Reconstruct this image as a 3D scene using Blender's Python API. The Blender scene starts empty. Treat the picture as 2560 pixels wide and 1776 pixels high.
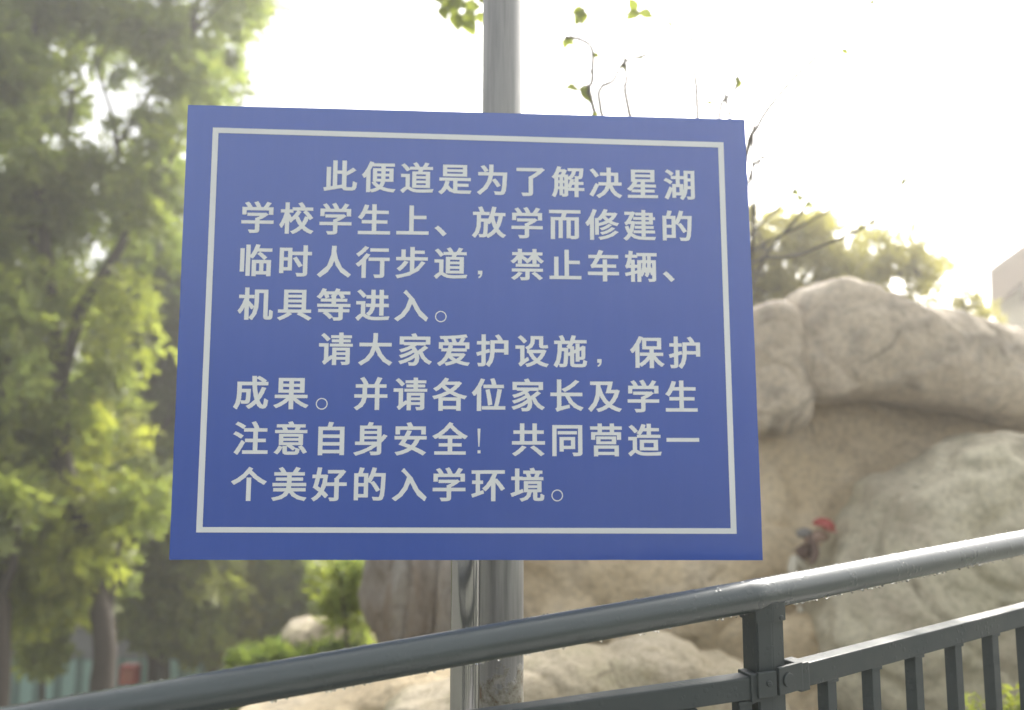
import bpy, bmesh, math, random
import numpy as np
from mathutils import Vector, Matrix, noise
from mathutils.geometry import delaunay_2d_cdt

random.seed(7); rng = np.random.default_rng(7)
S = bpy.context.scene
COL = S.collection
R = math.radians

# ------------------------------------------------------------------ camera
EYE = Vector((0, 0, 1.55)); PITCH = .109; ROLL = .0018; F = 1941.0   # focal length in pixels of the 2560 px wide photograph
cp, sp, cr, sr = math.cos(PITCH), math.sin(PITCH), math.cos(ROLL), math.sin(ROLL)
cx_ = Vector((1, 0, 0)); cu_ = Vector((0, -sp, cp)); CF = Vector((0, cp, sp))
CR = cr * cx_ + sr * cu_; CU = -sr * cx_ + cr * cu_
camd = bpy.data.cameras.new('camera'); cam = bpy.data.objects.new('camera', camd); COL.objects.link(cam)
m3 = Matrix((CR, CU, -CF)).transposed()
cam.matrix_world = Matrix.Translation(EYE) @ m3.to_4x4()
camd.sensor_width = 36; camd.lens = F / 2560 * 36; camd.clip_start = .02; camd.clip_end = 2000
camd.dof.use_dof = True; camd.dof.focus_distance = 1.24; camd.dof.aperture_fstop = 2.1
S.camera = cam

# ------------------------------------------------------------------ light
SUN_EL, SUN_AZ = 38, 36            # degrees; azimuth clockwise from +Y
SKY_STRENGTH = .15; SUN_STRENGTH = 1.3; EXPOSURE = 1.62
w = bpy.data.worlds.new('World'); S.world = w; w.use_nodes = True
nt = w.node_tree; bg = nt.nodes['Background']
sky = nt.nodes.new('ShaderNodeTexSky'); sky.sky_type = 'NISHITA'; sky.sun_disc = False
sky.sun_elevation = R(SUN_EL); sky.sun_rotation = R(SUN_AZ); sky.dust_density = 6; sky.air_density = 1.2; sky.ozone_density = 1
hs = nt.nodes.new('ShaderNodeHueSaturation'); hs.inputs['Saturation'].default_value = .22
nt.links.new(sky.outputs[0], hs.inputs['Color']); nt.links.new(hs.outputs[0], bg.inputs[0]); bg.inputs[1].default_value = SKY_STRENGTH
sd = bpy.data.lights.new('sun', 'SUN'); sd.energy = SUN_STRENGTH; sd.angle = R(12); sd.color = (1, .93, .82)
so = bpy.data.objects.new('sun', sd); COL.objects.link(so)
sv = Vector((math.sin(R(SUN_AZ)) * math.cos(R(SUN_EL)), math.cos(R(SUN_AZ)) * math.cos(R(SUN_EL)), math.sin(R(SUN_EL))))
so.rotation_euler = sv.to_track_quat('Z', 'Y').to_euler()
S.view_settings.view_transform = 'Standard'; S.view_settings.look = 'None'
S.view_settings.gamma = 1; S.view_settings.exposure = EXPOSURE; S.view_settings.use_curve_mapping = False
S.render.engine = 'CYCLES'; S.cycles.max_bounces = 8; S.cycles.transparent_max_bounces = 8
S.cycles.volume_bounces = 0; S.cycles.use_denoising = True

# ------------------------------------------------------------------ helpers
K = 2560 / 2301.0
def ray(x, y):
    return CF + CR * ((x - 1280) / F) - CU * ((y - 888) / F)
def sp_(x, y, Y):                     # point at distance Y in front, seen where the photograph has it
    d = ray(x, y); return EYE + d * (Y / d.y)
def vp(x, y, Y): return sp_(x * K, y * K, Y)
def tag(o, label=None, cat=None, group=None, kind=None):
    if label: o['label'] = label
    if cat: o['category'] = cat
    if group: o['group'] = group
    if kind: o['kind'] = kind
    return o
def empty(name, loc, rz=0, parent=None):
    o = bpy.data.objects.new(name, None); o.empty_display_size = .05; COL.objects.link(o)
    o.location = loc; o.rotation_euler = (0, 0, rz)
    if parent: o.parent = parent
    return o
def link(name, me, mat, parent=None, loc=None, smooth=False):
    o = bpy.data.objects.new(name, me); COL.objects.link(o)
    if mat: me.materials.append(mat)
    if loc is not None: o.location = loc
    if parent: o.parent = parent
    if smooth: me.shade_smooth()
    return o
def bmo(name, bm, mat, parent=None, loc=None, smooth=False):
    me = bpy.data.meshes.new(name); bm.normal_update(); bm.to_mesh(me); bm.free()
    return link(name, me, mat, parent, loc, smooth)
def wl(parent, p):                    # world point -> local of an (unscaled) empty
    M = Matrix.Translation(parent.location) @ parent.rotation_euler.to_matrix().to_4x4()
    return M.inverted() @ Vector(p)
def box(bm, c, s, rot=None, bevel=0):
    r = bmesh.ops.create_cube(bm, size=1)
    vs = r['verts']
    bmesh.ops.scale(bm, vec=s, verts=vs)
    if bevel:
        es = list({e for v in vs for e in v.link_edges})
        q = bmesh.ops.bevel(bm, geom=es, offset=bevel, segments=2, affect='EDGES', profile=.6)
        vs = list({v for f in q['faces'] for v in f.verts} | {v for v in vs if v.is_valid})
    M = Matrix.Translation(c) @ (rot.to_4x4() if rot else Matrix())
    bmesh.ops.transform(bm, matrix=M, verts=vs)
    return vs
def frame_along(d):
    d = Vector(d).normalized(); up = Vector((0, 0, 1))
    s = d.cross(up)
    if s.length < 1e-4: s = Vector((1, 0, 0))
    s.normalize(); u = s.cross(d)
    return d, s, u
def bar(bm, a, b, wd, ht, bevel=0):   # rectangular tube from a to b
    a, b = Vector(a), Vector(b); d, s, u = frame_along(b - a)
    M = Matrix((d, s, u)).transposed()
    return box(bm, (a + b) / 2, ((b - a).length, wd, ht), M, bevel)
def tube(bm, pts, rad, n=12, cap=True):
    rings = []
    pts = [Vector(p) for p in pts]
    if not hasattr(rad, '__len__'): rad = [rad] * len(pts)
    ref = None
    for i, p in enumerate(pts):
        d = (pts[min(i + 1, len(pts) - 1)] - pts[max(i - 1, 0)]).normalized()
        if ref is None: ref = d.orthogonal().normalized()
        s = (ref - d * ref.dot(d)).normalized(); ref = s; u = d.cross(s)
        rings.append([bm.verts.new(p + (s * math.cos(t) + u * math.sin(t)) * rad[i]) for t in [2 * math.pi * k / n for k in range(n)]])
    for a, b in zip(rings, rings[1:]):
        for k in range(n): bm.faces.new((a[k], a[(k + 1) % n], b[(k + 1) % n], b[k])).smooth = True
    if cap:
        bm.faces.new(rings[0][::-1]); bm.faces.new(rings[-1])
def prism(bm, poly, y0, y1):          # poly in XZ, extruded along Y
    a = [bm.verts.new((p[0], y0, p[1])) for p in poly]; b = [bm.verts.new((p[0], y1, p[1])) for p in poly]
    bm.faces.new(a); bm.faces.new(b[::-1])
    n = len(poly)
    for i in range(n): bm.faces.new((a[i], b[i], b[(i + 1) % n], a[(i + 1) % n]))
    bmesh.ops.recalc_face_normals(bm, faces=bm.faces)

# ------------------------------------------------------------------ materials
class NT:
    def __init__(s, name):
        s.m = bpy.data.materials.new(name); s.m.use_nodes = True; s.t = s.m.node_tree
        s.b = s.t.nodes['Principled BSDF']; s.out = s.t.nodes['Material Output']
    def n(s, kind, **kw):
        o = s.t.nodes.new('ShaderNode' + kind)
        for k, v in kw.items():
            if hasattr(o, k): setattr(o, k, v)
            else: o.inputs[k.replace('_', ' ')].default_value = v
        return o
    def l(s, a, b): s.t.links.new(a, b)
    def coord(s, scale=(1, 1, 1), obj=True):
        tc = s.n('TexCoord'); mp = s.n('Mapping'); mp.inputs['Scale'].default_value = scale
        s.l(tc.outputs['Object'], mp.inputs[0]); return mp.outputs[0]
    def noise(s, vec, scale, detail=4, rough=.55):
        o = s.n('TexNoise'); o.inputs['Scale'].default_value = scale; o.inputs['Detail'].default_value = detail; o.inputs['Roughness'].default_value = rough
        s.l(vec, o.inputs['Vector']); return o.outputs[0]
    def ramp(s, fac, stops, interp='LINEAR'):
        o = s.n('ValToRGB'); o.color_ramp.interpolation = interp; e = o.color_ramp.elements
        while len(e) < len(stops): e.new(.5)
        for i, (p, c) in enumerate(stops):
            e[i].position = p; e[i].color = (*c, 1) if len(c) == 3 else (c[0],) * 3 + (1,)
        s.l(fac, o.inputs[0]); return o.outputs[0]
    def mix(s, f, a, b, mode='MIX'):
        o = s.n('Mix', data_type='RGBA', blend_type=mode)
        for v, i in ((f, 0), (a, 6), (b, 7)):
            if isinstance(v, (int, float)): o.inputs[i].default_value = v
            elif isinstance(v, tuple): o.inputs[i].default_value = (*v, 1)
            else: s.l(v, o.inputs[i])
        return o.outputs[2]
    def bump(s, h, strength, dist=.01, prev=None):
        o = s.n('Bump'); o.inputs['Strength'].default_value = strength; o.inputs['Distance'].default_value = dist
        s.l(h, o.inputs['Height'])
        if prev: s.l(prev, o.inputs['Normal'])
        return o.outputs[0]
    def set(s, **kw):
        for k, v in kw.items():
            k = k.replace('_', ' ')
            if isinstance(v, tuple) and len(v) == 3: v = (*v, 1)
            if hasattr(v, 'links') or isinstance(v, bpy.types.NodeSocket): s.l(v, s.b.inputs[k])
            else: s.b.inputs[k].default_value = v
        return s

def mat_rock(name, cols, scale=1.0, bump=.5, stain=(.16, .12, .07), moss=(.2, .2, .13), stretch=(1, 1, 1), stain_at=.55):
    q = NT(name); v = q.coord(stretch)
    n1 = q.noise(v, 1.3 * scale, 5, .6); n2 = q.noise(v, 6 * scale, 6, .65); n3 = q.noise(v, 30 * scale, 6, .7); n4 = q.noise(v, 2.6 * scale, 4, .5)
    c = q.ramp(n1, [(.3, cols[0]), (.5, cols[1]), (.7, cols[2])])
    c = q.mix(q.ramp(n4, [(.5, (0,)), (.68, (.75,))]), c, moss)
    c = q.mix(q.ramp(n2, [(stain_at, (0,)), (stain_at + .16, (.6,))]), c, stain)
    c = q.mix(q.ramp(n3, [(.35, (.45,)), (.55, (0,))]), c, tuple(x * .45 for x in cols[0]))
    dn = q.n('TexNoise'); dn.inputs['Scale'].default_value = 1.6 * scale; q.l(v, dn.inputs['Vector'])
    dv = q.n('VectorMath', operation='ADD'); q.l(v, dv.inputs[0]); q.l(dn.outputs['Color'], dv.inputs[1])
    vc = q.n('TexVoronoi', feature='DISTANCE_TO_EDGE'); vc.inputs['Scale'].default_value = 1.5 * scale; q.l(dv.outputs[0], vc.inputs['Vector'])
    crack = q.mix(1.0, q.ramp(vc.outputs[0], [(0, (1,)), (.012, (.7,)), (.035, (0,))]), q.ramp(n4, [(.53, (0,)), (.64, (.75,))]), 'MULTIPLY')
    c = q.mix(crack, c, tuple(x * .4 for x in cols[0]))
    b = q.bump(n2, min(1, bump * 1.5), .08); b = q.bump(n3, bump, .03, b); b = q.bump(crack, -.8, .03, b)
    q.set(Base_Color=c, Roughness=.85, Normal=b); return q.m

def mat_leaf(name, dark, light, young_sunlit):
    q = NT(name); at = q.n('Attribute'); at.attribute_name = 'tint'
    gi = q.n('NewGeometry')
    c = q.mix(gi.outputs['Random Per Island'], dark, light)
    c = q.mix(at.outputs['Fac'], c, young_sunlit)  # tint yellows new growth and also paints in sunlit clumps
    q.set(Base_Color=c, Roughness=.45)
    tr = q.n('BsdfTranslucent'); c2 = q.mix(1.0, c, (1.7, 1.8, 1.15), 'MULTIPLY'); q.l(c2, tr.inputs[0])
    ms = q.n('MixShader'); ms.inputs[0].default_value = .56
    q.l(q.b.outputs[0], ms.inputs[1]); q.l(tr.outputs[0], ms.inputs[2]); q.l(ms.outputs[0], q.out.inputs[0]); return q.m

def mat_plain(name, col, rough=.7, metal=0, var=.25, scale=8, bump=.1):
    q = NT(name); v = q.coord(); n = q.noise(v, scale, 5)
    c = q.mix(n, tuple(x * (1 - var) for x in col), tuple(min(1, x * (1 + var)) for x in col))
    q.set(Base_Color=c, Roughness=rough, Metallic=metal, Normal=q.bump(n, bump, .01)); return q.m

M_bark = mat_plain('bark', (.055, .045, .036), .9, 0, .45, 14, .8)
M_leaf = mat_leaf('leaf', (.13, .165, .055), (.20, .235, .08), (.34, .34, .05))
M_leafd = mat_leaf('leaf_dark', (.075, .11, .04), (.12, .155, .055), (.2, .22, .04))
M_leafy = mat_leaf('leaf_yellowish', (.14, .17, .035), (.22, .22, .045), (.36, .30, .04))
M_leafo = mat_leaf('leaf_olive', (.19, .175, .07), (.28, .25, .10), (.36, .31, .10))

def mat_paint(name, col, rough=.28, coat=.5):
    q = NT(name); v = q.coord()
    n = q.noise(v, 6, 5, .6); f = q.noise(v, 260, 3, .6)
    vo = q.n('TexVoronoi'); vo.inputs['Scale'].default_value = 95; q.l(v, vo.inputs['Vector'])
    dd = q.ramp(vo.outputs['Distance'], [(.0, (1,)), (.28, (.6,)), (.36, (0,))])
    gate = q.ramp(q.noise(v, 22, 2), [(.5, (0,)), (.6, (1,))])
    drops = q.mix(1.0, dd, gate, 'MULTIPLY')
    c = q.mix(n, tuple(x * .85 for x in col), tuple(x * 1.2 for x in col))
    rr = q.ramp(n, [(.35, (rough * .7,)), (.7, (rough * 1.3,))])
    b = q.bump(f, .06, .0006); b = q.bump(drops, .5, .0012, b)
    q.set(Base_Color=c, Roughness=rr, Normal=b, Coat_Weight=coat, Coat_Roughness=.12); return q.m
M_rail = mat_paint('slate_paint_wet', (.050, .064, .065), .36, .55)
M_rail2 = mat_paint('slate_paint', (.040, .050, .050), .62, .0)
q = NT('screw_steel'); q.set(Base_Color=(.35, .35, .34), Metallic=1.0, Roughness=.3); M_screw = q.m
q = NT('water'); q.set(Base_Color=(1, 1, 1), Roughness=.0, IOR=1.33, Transmission_Weight=1.0); M_water = q.m

q = NT('polished_steel'); v = q.coord((1, 1, .04)); n = q.noise(v, 60, 4)
q.set(Base_Color=(.50, .50, .52), Metallic=1.0, Roughness=q.ramp(n, [(.3, (.09,)), (.7, (.2,))]), Normal=q.bump(n, .12, .002)); M_chrome = q.m

q = NT('galvanised'); v = q.coord((1, 1, .05)); v2 = q.coord()
n = q.noise(v, 45, 5, .6); n2 = q.noise(v2, 9, 8, .7); n3 = q.noise(v2, 40, 8, .75)
c = q.ramp(n, [(.3, (.17, .172, .172)), (.52, (.30, .298, .288)), (.7, (.22, .225, .22))])
gr = q.n('SeparateXYZ'); tc = q.n('TexCoord'); q.l(tc.outputs['Object'], gr.inputs[0])
mr = q.n('MapRange'); mr.inputs[1].default_value = 1.22; mr.inputs[2].default_value = .98; q.l(gr.outputs[2], mr.inputs[0])
mm = q.n('Math', operation='MULTIPLY'); q.l(mr.outputs[0], mm.inputs[0]); mm.inputs[1].default_value = .62
ma = q.n('Math', operation='ADD'); q.l(mm.outputs[0], ma.inputs[0]); q.l(n2, ma.inputs[1])
peel = q.ramp(ma.outputs[0], [(.70, (0,)), (.73, (1,))])
dirt = q.ramp(n3, [(.4, (.30, .29, .26)), (.52, (.20, .19, .15)), (.60, (.12, .09, .06)), (.72, (.2, .09, .045))])
c = q.mix(peel, c, dirt)
rg = q.ramp(peel, [(0, (.42,)), (1, (.9,))]); mt = q.ramp(peel, [(0, (.55,)), (1, (0,))])
b = q.bump(n, .12, .002); b = q.bump(peel, .5, .003, b)
q.set(Base_Color=c, Metallic=mt, Roughness=rg, Normal=b); M_galv = q.m

# sign face: printed blue vinyl, semi gloss
q = NT('blue_vinyl'); v = q.coord(); vs_ = q.coord((1, 1, .08))
n = q.noise(v, 5, 6, .6); st = q.noise(vs_, 60, 4, .6); fi = q.noise(v, 420, 3, .7)
c = q.mix(n, (.008, .064, .38), (.013, .075, .42)); c = q.mix(q.ramp(st, [(.45, (0,)), (.7, (.35,))]), c, (.024, .082, .42))
wv = q.n('TexWave', bands_direction='Z'); wv.inputs['Scale'].default_value = 130; q.l(v, wv.inputs[0])
b = q.bump(fi, .12, .0004); b = q.bump(wv.outputs[0], .03, .0003, b); b = q.bump(q.noise(v, 3, 2), .12, .01, b)
q.set(Base_Color=c, Roughness=.4, Normal=b, Specular_IOR_Level=.5, Coat_Weight=1.0, Coat_Roughness=.22, Coat_IOR=1.85); M_blue = q.m
q = NT('letter_vinyl'); v = q.coord(); n = q.noise(v, 14, 5)
q.set(Base_Color=q.mix(n, (.70, .74, .75), (.76, .79, .79)), Roughness=.4); M_white = q.m
M_alu = mat_plain('aluminium_edge', (.55, .6, .6), .35, .8, .1, 30)
M_back = mat_plain('sign_back', (.45, .47, .48), .5, .3, .1, 10)

TAN = ((.52, .41, .26), (.70, .58, .39), (.76, .66, .49))
GREY = ((.42, .345, .25), (.60, .515, .40), (.70, .62, .51))
GREEN = ((.40, .37, .25), (.57, .525, .385), (.68, .62, .48))
LIGHT = ((.38, .32, .21), (.52, .45, .33), (.62, .56, .45))
HOLLOW_SHADE = ((.13, .09, .05), (.22, .155, .09), (.30, .22, .14))  # shade of the rockery hollow put into a dark rock colour
MR_tan = mat_rock('rock_tan', TAN, .9, .35, (.46, .34, .19), (.66, .57, .43), stain_at=.6)
MR_grey = mat_rock('rock_grey', GREY, 1.0, .4, (.27, .235, .20), (.50, .42, .30), stain_at=.47)
MR_green = mat_rock('rock_greenish', GREEN, 1.1, .4, (.2, .19, .14), (.38, .33, .24))
MR_light = mat_rock('rock_light', LIGHT, 1.6, .45, (.26, .21, .11), (.36, .32, .19))
MR_shade = mat_rock('rock_hollow_shade', HOLLOW_SHADE, 1.2, .4, (.07, .05, .03), (.14, .11, .07))
MR_ridge = mat_rock('rock_ridged', ((.2, .165, .13), (.36, .32, .27), (.46, .44, .40)), 1.8, .6, (.22, .13, .06), (.42, .40, .36), (1.6, 1, .35))

# lettering: outlines of the characters, thickened and merged
def glyph(ch):
    cu = bpy.data.curves.new('g', 'FONT'); cu.body = ch; cu.size = 1; cu.resolution_u = 3; cu.fill_mode = 'FRONT'
    o = bpy.data.objects.new('g', cu); COL.objects.link(o); dg = bpy.context.evaluated_depsgraph_get(); me = bpy.data.meshes.new_from_object(o.evaluated_get(dg))
    V = [(v.co.x, v.co.y) for v in me.vertices]; Fc = [tuple(p.vertices) for p in me.polygons]
    cnt = {}
    for f in Fc:
        for i in range(len(f)):
            k = (f[i], f[(i + 1) % len(f)]); kk = (min(k), max(k)); cnt[kk] = cnt.get(kk, 0) + 1
    bd = [k for k, c in cnt.items() if c == 1]
    bpy.data.objects.remove(o); bpy.data.curves.remove(cu); bpy.data.meshes.remove(me)
    return V, Fc, bd
WX, WY = .027, .015
cache = {}
def bold(ch):
    if ch in cache: return cache[ch]
    V, Fc, bd = glyph(ch)
    P = [Vector(v) for v in V]; F2 = [list(f) for f in Fc]
    for a, b in bd:
        A, B = Vector(V[a]), Vector(V[b]); d = (B - A)
        if d.length < 1e-6: continue
        d.normalize()
        nrm = Vector((-d.y * WX, d.x * WY)); ext = Vector((d.x * WX, d.y * WY)) * .9
        # keep the thickening perpendicular and axis dependent
        k = len(P); P += [A - ext + nrm, A - ext - nrm, B + ext - nrm, B + ext + nrm]; F2.append([k, k + 1, k + 2, k + 3])
    r_ = delaunay_2d_cdt(P, [], F2, 1, 1e-5)
    VV, FF, ofc = r_[0], r_[2], r_[5]
    VV = [(v.x, v.y) for v in VV]; ctr = np.array([[sum(VV[i][0] for i in f) / len(f), sum(VV[i][1] for i in f) / len(f)] for f in FF])
    keep = np.zeros(len(FF), bool)
    for f in F2:                        # a triangle stays when its centre lies in one of the source shapes
        q_ = np.array([P[i][:2] for i in f]); e_ = np.roll(q_, -1, 0) - q_
        c_ = e_[:, 0][None] * (ctr[:, 1][:, None] - q_[:, 1][None]) - e_[:, 1][None] * (ctr[:, 0][:, None] - q_[:, 0][None])
        keep |= (c_ > 0).all(1) | (c_ < 0).all(1)
    FF = [tuple(f) for f, k_ in zip(FF, keep) if k_]
    used = [v for f in FF for v in f]
    bb = (min(VV[i][0] for i in used), max(VV[i][0] for i in used), min(VV[i][1] for i in used), max(VV[i][1] for i in used))
    cache[ch] = (VV, FF, bb); return cache[ch]
for ch in sorted(set('此便道是为了解决星湖学校学生上、放学而修建的临时人行步道禁止车辆机具等进入请大家爱护设施保护成果并请各位家长及学生注意自身安全共同营造一个美好的入学环境')): bold(ch)

# ------------------------------------------------------------------ ground
def sstep(t): t = max(0, min(1, t)); return t * t * (3 - 2 * t)
def ground_z(X, Y):
    s = -X - .28 * max(Y, 0) + .2
    h = -.35 - 4.85 * sstep(s / 2.6) if Y > -3 else -.35 - 4.85 * sstep((-X + .2) / 2.6)
    return min(h, max(-5.2, 1.4 - .33 * Y))
bm = bmesh.new()
xs = sorted(set([-260, -180, -120, -70] + list(np.arange(-45, 46, 1.0)) + [70, 120, 180, 260]))
ys = sorted(set([-260, -150, -60, -30] + list(np.arange(-15, 60, 1.0)) + [80, 120, 180, 260]))
G = [[bm.verts.new((x, y, ground_z(x, y) + (.12 * noise.noise(Vector((x * .3, y * .3, 0)))))) for x in xs] for y in ys]
for j in range(len(ys) - 1):
    for i in range(len(xs) - 1): bm.faces.new((G[j][i], G[j][i + 1], G[j + 1][i + 1], G[j + 1][i]))
q = NT('soil_and_turf'); v = q.coord(); n = q.noise(v, .6, 6); n2 = q.noise(v, 9, 6)
c = q.ramp(n, [(.35, (.17, .16, .14)), (.5, (.13, .14, .10)), (.65, (.22, .21, .19))]); c = q.mix(q.ramp(n2, [(.4, (.5,)), (.6, (0,))]), c, (.05, .05, .03))
q.set(Base_Color=c, Roughness=.95, Normal=q.bump(n2, .6, .05)); M_soil = q.m
tag(bmo('ground', bm, M_soil, smooth=True), kind='structure')

# ------------------------------------------------------------------ boulders
def spline(pts, n):
    P = np.array(pts, float); L = len(P); out = []
    for i in range(L):
        p0, p1, p2, p3 = P[(i - 1) % L], P[i], P[(i + 1) % L], P[(i + 2) % L]
        for t in np.linspace(0, 1, 12, endpoint=False):
            out.append(.5 * ((2 * p1) + (-p0 + p2) * t + (2 * p0 - 5 * p1 + 4 * p2 - p3) * t * t + (-p0 + 3 * p1 - 3 * p2 + p3) * t ** 3))
    out = np.array(out); d = np.r_[0, np.cumsum(np.linalg.norm(np.diff(np.vstack([out, out[:1]]), axis=0), axis=1))]
    t = np.linspace(0, d[-1], n, endpoint=False)
    o2 = np.vstack([out, out[:1]])
    return np.c_[np.interp(t, d, o2[:, 0]), np.interp(t, d, o2[:, 1])]
def boulder(name, pts, Y, B, mat, label, amp=.07, sc=1.6, e=.55, ridge=None, M=150, Kf=42, seed=0, center=None, tilt=0, jag=.5, parent=None):
    ol = spline(pts, M)
    W = np.array([vp(x, y, Y)[:] for x, y in ol])
    c = W.mean(0) if center is None else np.array(vp(*center, Y)[:])
    verts = []; nf = Kf
    def ringv(t, front):
        u = math.sin(t); dpt = max(0, math.cos(t)) ** e
        return [(c[0] + u * (p[0] - c[0]), Y + (-B if front else B * .9) * dpt + tilt * u * (p[2] - c[2]), c[2] + u * (p[2] - c[2])) for p in W]
    ts = [(k / nf) * math.pi / 2 for k in range(1, nf + 1)]
    V = [(c[0], Y - B, c[2])]
    for t in ts: V += ringv(t, True)
    nb = 12
    for k in range(nb - 1, 0, -1): V += ringv(k / nb * math.pi / 2, False)
    V.append((c[0], Y + B * .9, c[2]))
    faces = []; nr = nf + nb - 1
    for j in range(M): faces.append((0, 1 + (j + 1) % M, 1 + j))
    for r_ in range(nr - 1):
        a = 1 + r_ * M; b = a + M
        for j in range(M): faces.append((a + j, a + (j + 1) % M, b + (j + 1) % M, b + j))
    a = 1 + (nr - 1) * M; L = len(V) - 1
    for j in range(M): faces.append((a + j, a + (j + 1) % M, L))
    me = bpy.data.meshes.new(name); me.from_pydata(V, [], faces); me.update()
    n = len(V); co = np.empty(n * 3); me.vertices.foreach_get('co', co); co = co.reshape(-1, 3)
    no = np.empty(n * 3); me.vertices.foreach_get('normal', no); no = no.reshape(-1, 3)
    off = Vector((seed * 7.3, seed * 3.1, seed * 1.7))
    d = np.empty(n)
    for i in range(n):
        p = Vector(co[i])
        q1 = p * sc + off
        if ridge: q1 = Vector((p.x * ridge[0], p.y * ridge[1], p.z * ridge[2])) + off
        a1 = noise.fractal(q1, 1.0, 2.1, 4)
        a2 = noise.cell(q1 * 1.0 + Vector((a1, a1, a1)) * .6) * 0
        rr_ = 1 - abs(noise.noise(q1 * 1.3 + Vector((9, 2, 4)))) * 2.2
        a3 = noise.fractal(p * sc * 5 + off, .9, 2.2, 3)
        d[i] = amp * (a1 + jag * (-max(0, rr_ - .72) * 2.6) + .16 * a3)
    co += no * d[:, None]
    o0 = Vector((c[0], Y, co[:, 2].min()))
    co -= np.array(o0[:])
    me.vertices.foreach_set('co', co.reshape(-1)); me.update()
    # outward normals
    o = link(name, me, mat, None, o0, True)
    b2 = bmesh.new(); b2.from_mesh(me); bmesh.ops.recalc_face_normals(b2, faces=b2.faces); b2.to_mesh(me); b2.free()
    tag(o, label, 'boulder'); return o

GB = 'boulders of the rockery'
rocks = []
rocks.append(boulder('boulder', [(1500, 900), (1640, 850), (1800, 850), (2050, 890), (2301, 930), (2520, 1000), (2560, 1300), (2400, 1560), (2150, 1620), (1900, 1700), (1790, 1700), (1735, 1580), (1680, 1440), (1560, 1420), (1400, 1418), (1180, 1400), (1090, 1390), (1085, 1250), (1150, 1120), (1300, 980)],
    5.15, .45, MR_tan, 'broad tan rock face behind the right of the sign, under the overhanging ledge', .1, 1.3, .45, seed=1, M=220, Kf=60, center=(1750, 1180), tilt=.2))
rocks.append(boulder('boulder', [(1700, 800), (1735, 690), (1780, 655), (1820, 643), (1855, 652), (1890, 680), (1960, 704), (2050, 720), (2130, 745), (2230, 762), (2301, 800), (2420, 860), (2520, 950), (2440, 1000), (2300, 965), (2150, 935), (2000, 912), (1880, 904), (1800, 908), (1740, 900)],
    4.95, .62, MR_grey, 'large grey overhanging boulder on top of the rockery right of the sign', .055, 1.7, .34, seed=2, M=200, Kf=54, center=(2080, 820)))
rocks.append(boulder('boulder', [(1560, 840), (1600, 740), (1690, 695), (1745, 690), (1775, 740), (1790, 860), (1790, 940), (1760, 968), (1700, 978), (1600, 950)],
    4.75, .34, MR_grey, 'upright grey rock with a dark crack touching the right edge of the sign', .035, 2.6, .3, seed=3, center=(1690, 840)))
rocks.append(boulder('boulder', [(1890, 1220), (1930, 1130), (1965, 1080), (2030, 1048), (2090, 1008), (2160, 998), (2240, 982), (2301, 1000), (2420, 1060), (2560, 1200), (2560, 1560), (2300, 1700), (2000, 1680), (1860, 1560), (1835, 1440), (1850, 1320)],
    4.3, .5, MR_green, 'greenish grey boulder with a pale rim in front at right, behind the railing', .09, 1.7, .5, seed=4, M=200, Kf=56, center=(2200, 1320)))
rocks.append(boulder('boulder', [(850, 1230), (900, 1170), (1010, 1160), (1120, 1200), (1150, 1320), (1130, 1440), (1080, 1500), (960, 1510), (890, 1480), (860, 1420), (838, 1320)],
    4.8, .42, MR_ridge, 'vertically ridged grey and ochre rock just left of the steel posts', .085, 1.7, .5, ridge=(6.5, 3, .9), seed=5, center=(990, 1330)))
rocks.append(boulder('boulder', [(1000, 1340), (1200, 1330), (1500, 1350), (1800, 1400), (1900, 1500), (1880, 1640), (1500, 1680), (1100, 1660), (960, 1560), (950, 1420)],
    5.9, .35, MR_shade, 'rock coloured with the dark brown shade of the hollow between the tan face and light boulder', .08, 1.5, .5, seed=6, center=(1400, 1500)))
rocks.append(boulder('boulder', [(860, 1620), (893, 1560), (950, 1535), (1016, 1512), (1090, 1478), (1160, 1464), (1230, 1462), (1310, 1472), (1368, 1474), (1408, 1456), (1470, 1450), (1533, 1455), (1580, 1479), (1634, 1484), (1664, 1509), (1720, 1560), (1760, 1680), (1740, 1860), (1300, 1900), (900, 1850), (830, 1720)],
    3.5, .38, MR_light, 'pale cream boulder low behind the railing, between lamp pole and railing post', .05, 2.3, .5, seed=7, M=200, Kf=56, center=(1300, 1680)))
rocks.append(boulder('boulder', [(520, 1640), (556, 1592), (620, 1572), (704, 1556), (760, 1545), (850, 1516), (930, 1470), (1010, 1462), (1080, 1500), (1090, 1640), (1000, 1760), (700, 1780), (540, 1740)],
    4.1, .35, MR_tan, 'low layered tan rock under the handrail left of the steel posts', .06, 2.4, .5, ridge=(1.2, 2, 6), seed=8, center=(830, 1640)))
rocks.append(boulder('boulder', [(636, 1450), (650, 1412), (690, 1392), (740, 1386), (790, 1380), (850, 1396), (880, 1460), (860, 1530), (700, 1550), (640, 1520)],
    8.0, .35, MR_light, 'small pale rock among the shrubs left of the ridged rock', .08, 1.8, .6, seed=9, M=90, Kf=24))
rocks.append(boulder('boulder', [(736, 1350), (760, 1322), (800, 1310), (850, 1300), (870, 1380), (840, 1420), (760, 1400)],
    7.2, .22, MR_light, 'small pale rock perched above the low pale one beside the leafy sapling', .05, 3, .6, seed=10, M=80, Kf=20))
rocks.append(boulder('boulder', [(1700, 1180), (1740, 1172), (1790, 1192), (1830, 1215), (1842, 1280), (1836, 1400), (1800, 1520), (1700, 1560), (1560, 1500), (1540, 1300), (1600, 1200)],
    4.75, .16, MR_tan, 'small tan rock between the lower right corner of the sign and the red capped figure', .035, 3.2, .5, seed=11, M=110, Kf=30))

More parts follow.
